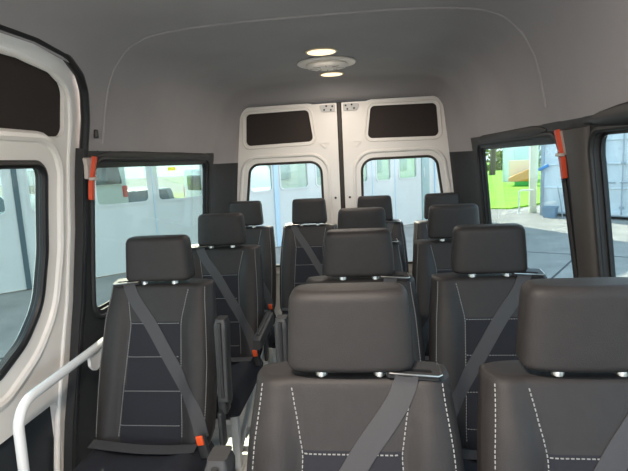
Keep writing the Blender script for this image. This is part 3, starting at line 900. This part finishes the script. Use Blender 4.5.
mb = MB(); mb.box((.93, -.63, .85), (.10, .06, .95)); mb.build('edge_post', M['gategap'], Sk)
mb = MB(); mb.box((0, 0, 2.25), (.22, .16, 4.5), bev=.02); o = mb.build('post', M['cream']); o.location = (5.52, 17.35, GZ)
tag(o, 'tall cream post at the left corner of the pale container', 'post')

# hoop rail
H = []
for k in range(9): a = PI/2*k/8; H.append((-.46+.10-.10*math.cos(a), 0, .66+.10*math.sin(a)))
mb = MB(); mb.tube([(-.46, 0, 0)] + H + [(-.02, 0, .765)], .026, 10)
t = thing('hoop_rail', 'pale bent pipe rail at the lawn edge beside the cream post', 'rail', (5.47, 17.08, GZ), -.55)
mb.build('pipe', M['galv'], t)
mb = MB(); mb.lathe([(.001, .02), (.06, .02), (.07, 0), (.001, 0)], (-.46, 0, 0), 'z', 14); mb.build('foot', M['galv'], t)

# pale container / store with locking bars
CA = math.atan2(-1.079, 1)
K = thing('storage_container', 'pale blue white storage container with locking bars behind the right windows', 'container', (5.52, 16.61, GZ), CA)
CL, CH = 9.0, 3.6
mb = MB(); mb.box((CL/2, 1.25, CH/2+.06), (CL, 2.4, CH-.1), bev=.03); mb.build('container_body', M['contp'], K)
for z in (.10, .88, 1.58, 2.25, 2.9):
    mb = MB(); mb.box((CL/2, .035, z), (CL, .05, .045), bev=.01); mb.build('horizontal_rib', M['contp'] if z > .5 else M['contd'], K)
mb = MB(); mb.box((.05, .03, CH/2), (.10, .08, CH), bev=.01); mb.build('corner_post', M['contd'], K)
def door_leaf(x0, x1):
    mb = MB(); fr = [(x0, .12), (x1, .12), (x1, CH-.2), (x0, CH-.2)]; panel(mb, fr, [inset(fr, .10)], lambda u, v, o: (u, -.02+o, v), .07, step=2, dens=2); d = mb.build('door_leaf', M['contp'], K)
    mb = MB(); mb.tube([((x0+x1)/2+.28*((-1)**k)*0+x*1., -.035, z) for k, (x, z) in enumerate([(0, 0)])] or [(0, 0, 0)], .01) if False else None
    for dx in (.30, .78):
        mb = MB(); mb.tube([(x0+dx, -.045, .15), (x0+dx, -.045, CH-.25)], .022, 10); r = mb.build('locking_bar', M['contd'], d)
        mb = MB(); mb.box((x0+dx+.14, -.07, 1.05), (.36, .03, .05), bev=.008); mb.build('bar_handle', M['contd'], r)
        for z in (.35, 1.6, 2.5):
            mb = MB(); mb.box((x0+dx, -.045, z), (.11, .05, .07), bev=.008); mb.build('bar_bracket', M['contd'], r)
    return d
door_leaf(1.62, 2.72); door_leaf(2.76, 3.86)
mb = MB(); mb.box((.12, -.05, 1.50), (.34, .06, .09), Matrix.Rotation(-.42, 3, 'Y'), bev=.01); mb.build('blue_bar', M['blue'], K)
# lettering
def letters(txt, size, mm, name, parent, loc):
    cu = bpy.data.curves.new(name, 'FONT'); cu.body = txt; cu.size = size; cu.extrude = .006; cu.align_x = 'CENTER'
    to = bpy.data.objects.new('tmp', cu); COL.objects.link(to); bpy.context.view_layer.update()
    dg = bpy.context.evaluated_depsgraph_get(); me = bpy.data.meshes.new_from_object(to.evaluated_get(dg)); me.name = name
    bpy.data.objects.remove(to); me.materials.clear(); me.materials.append(mm)
    o = obj(name, me, parent); o.location = loc; o.rotation_euler = (PI/2, 0, 0); return o
letters('XA', .36, M['contletter'], 'lettering', K, (.38, .045, 1.86))
# crate and pole
t = thing('plastic_crate', 'blue grey plastic crate on the ground before the pale container', 'crate', (5.62, 16.0, GZ), CA+.2)
mb = MB(); r0 = rpoly([(-.20, -.15, .03), (.20, -.15, .03), (.20, .15, .03), (-.20, .15, .03)], 4)
sc = lambda k, z: [(x*k, y*k, z) for x, y in r0]
mb.rings([sc(.86, 0), sc(1, .30), sc(1.06, .30), sc(1.06, .335), sc(.97, .335), sc(.84, .03)]); mb.build('tub', M['bluegrey'], t)
for s in (-1, 1):
    mb = MB(); mb.box((s*.215, 0, .27), (.02, .14, .03), bev=.006); mb.build('handle', M['bluegrey'], t)
mb = MB(); mb.tube([(0, 0, 0), (-.06, .02, .45), (-.14, .05, .92)], [.02, .018, .016], 8); o = mb.build('leaning_pole', M['contd']); o.location = (5.98, 15.98, GZ)
tag(o, 'thin dark pole leaning on the pale container beside the crate', 'pole')

# ------------------------------------------------------------------ light
w = bpy.data.worlds.new('World'); scn.world = w; w.use_nodes = True
N, L = w.node_tree.nodes, w.node_tree.links
bg = N['Background']
tc = N.new('ShaderNodeTexCoord'); sp = N.new('ShaderNodeSeparateXYZ'); rp = N.new('ShaderNodeValToRGB')
rp.color_ramp.elements[0].position = 0.; rp.color_ramp.elements[0].color = (.88, .94, 1., 1)
rp.color_ramp.elements[1].position = .7; rp.color_ramp.elements[1].color = (.62, .80, 1., 1)
L.new(tc.outputs['Generated'], sp.inputs[0]); L.new(sp.outputs['Z'], rp.inputs['Fac']); L.new(rp.outputs['Color'], bg.inputs['Color'])
bg.inputs['Strength'].default_value = 1.15
sl = bpy.data.lights.new('sun', 'SUN'); sl.energy = 5.5; sl.angle = .0093; sl.color = (1., .86, .68)
so = bpy.data.objects.new('sun', sl); COL.objects.link(so); so.location = (-10, 12, 20)
sun_dir = Vector((.44, -.90, -.90)).normalized()
so.rotation_euler = sun_dir.to_track_quat('-Z', 'Y').to_euler()

# ------------------------------------------------------------------ camera
F, YAW, PIT, ROL, CX, CZ = 502.59, 6.7611, -8.5517, -2.8911, .2216, 1.4481
y, p, r = [math.radians(a) for a in (YAW, PIT, ROL)]
fwd = Vector((-math.sin(y)*math.cos(p), math.cos(y)*math.cos(p), math.sin(p)))
rt = Vector((math.cos(y), math.sin(y), 0)); up = rt.cross(fwd)
rt2 = math.cos(r)*rt + math.sin(r)*up; up2 = -math.sin(r)*rt + math.cos(r)*up
cam = bpy.data.cameras.new('camera'); cam.sensor_width = 36; cam.lens = F/628*36; cam.clip_start = .02; cam.clip_end = 400
co = bpy.data.objects.new('camera', cam); COL.objects.link(co)
mw = Matrix((rt2, up2, -fwd)).transposed().to_4x4(); mw.translation = (CX, 0, CZ); co.matrix_world = mw
scn.camera = co
scn.view_settings.view_transform = 'Standard'; scn.view_settings.look = 'None'; scn.view_settings.gamma = 1
scn.view_settings.exposure = 1.76; scn.view_settings.use_curve_mapping = False
scn.cycles.max_bounces = 12; scn.cycles.transparent_max_bounces = 16; scn.cycles.diffuse_bounces = 6
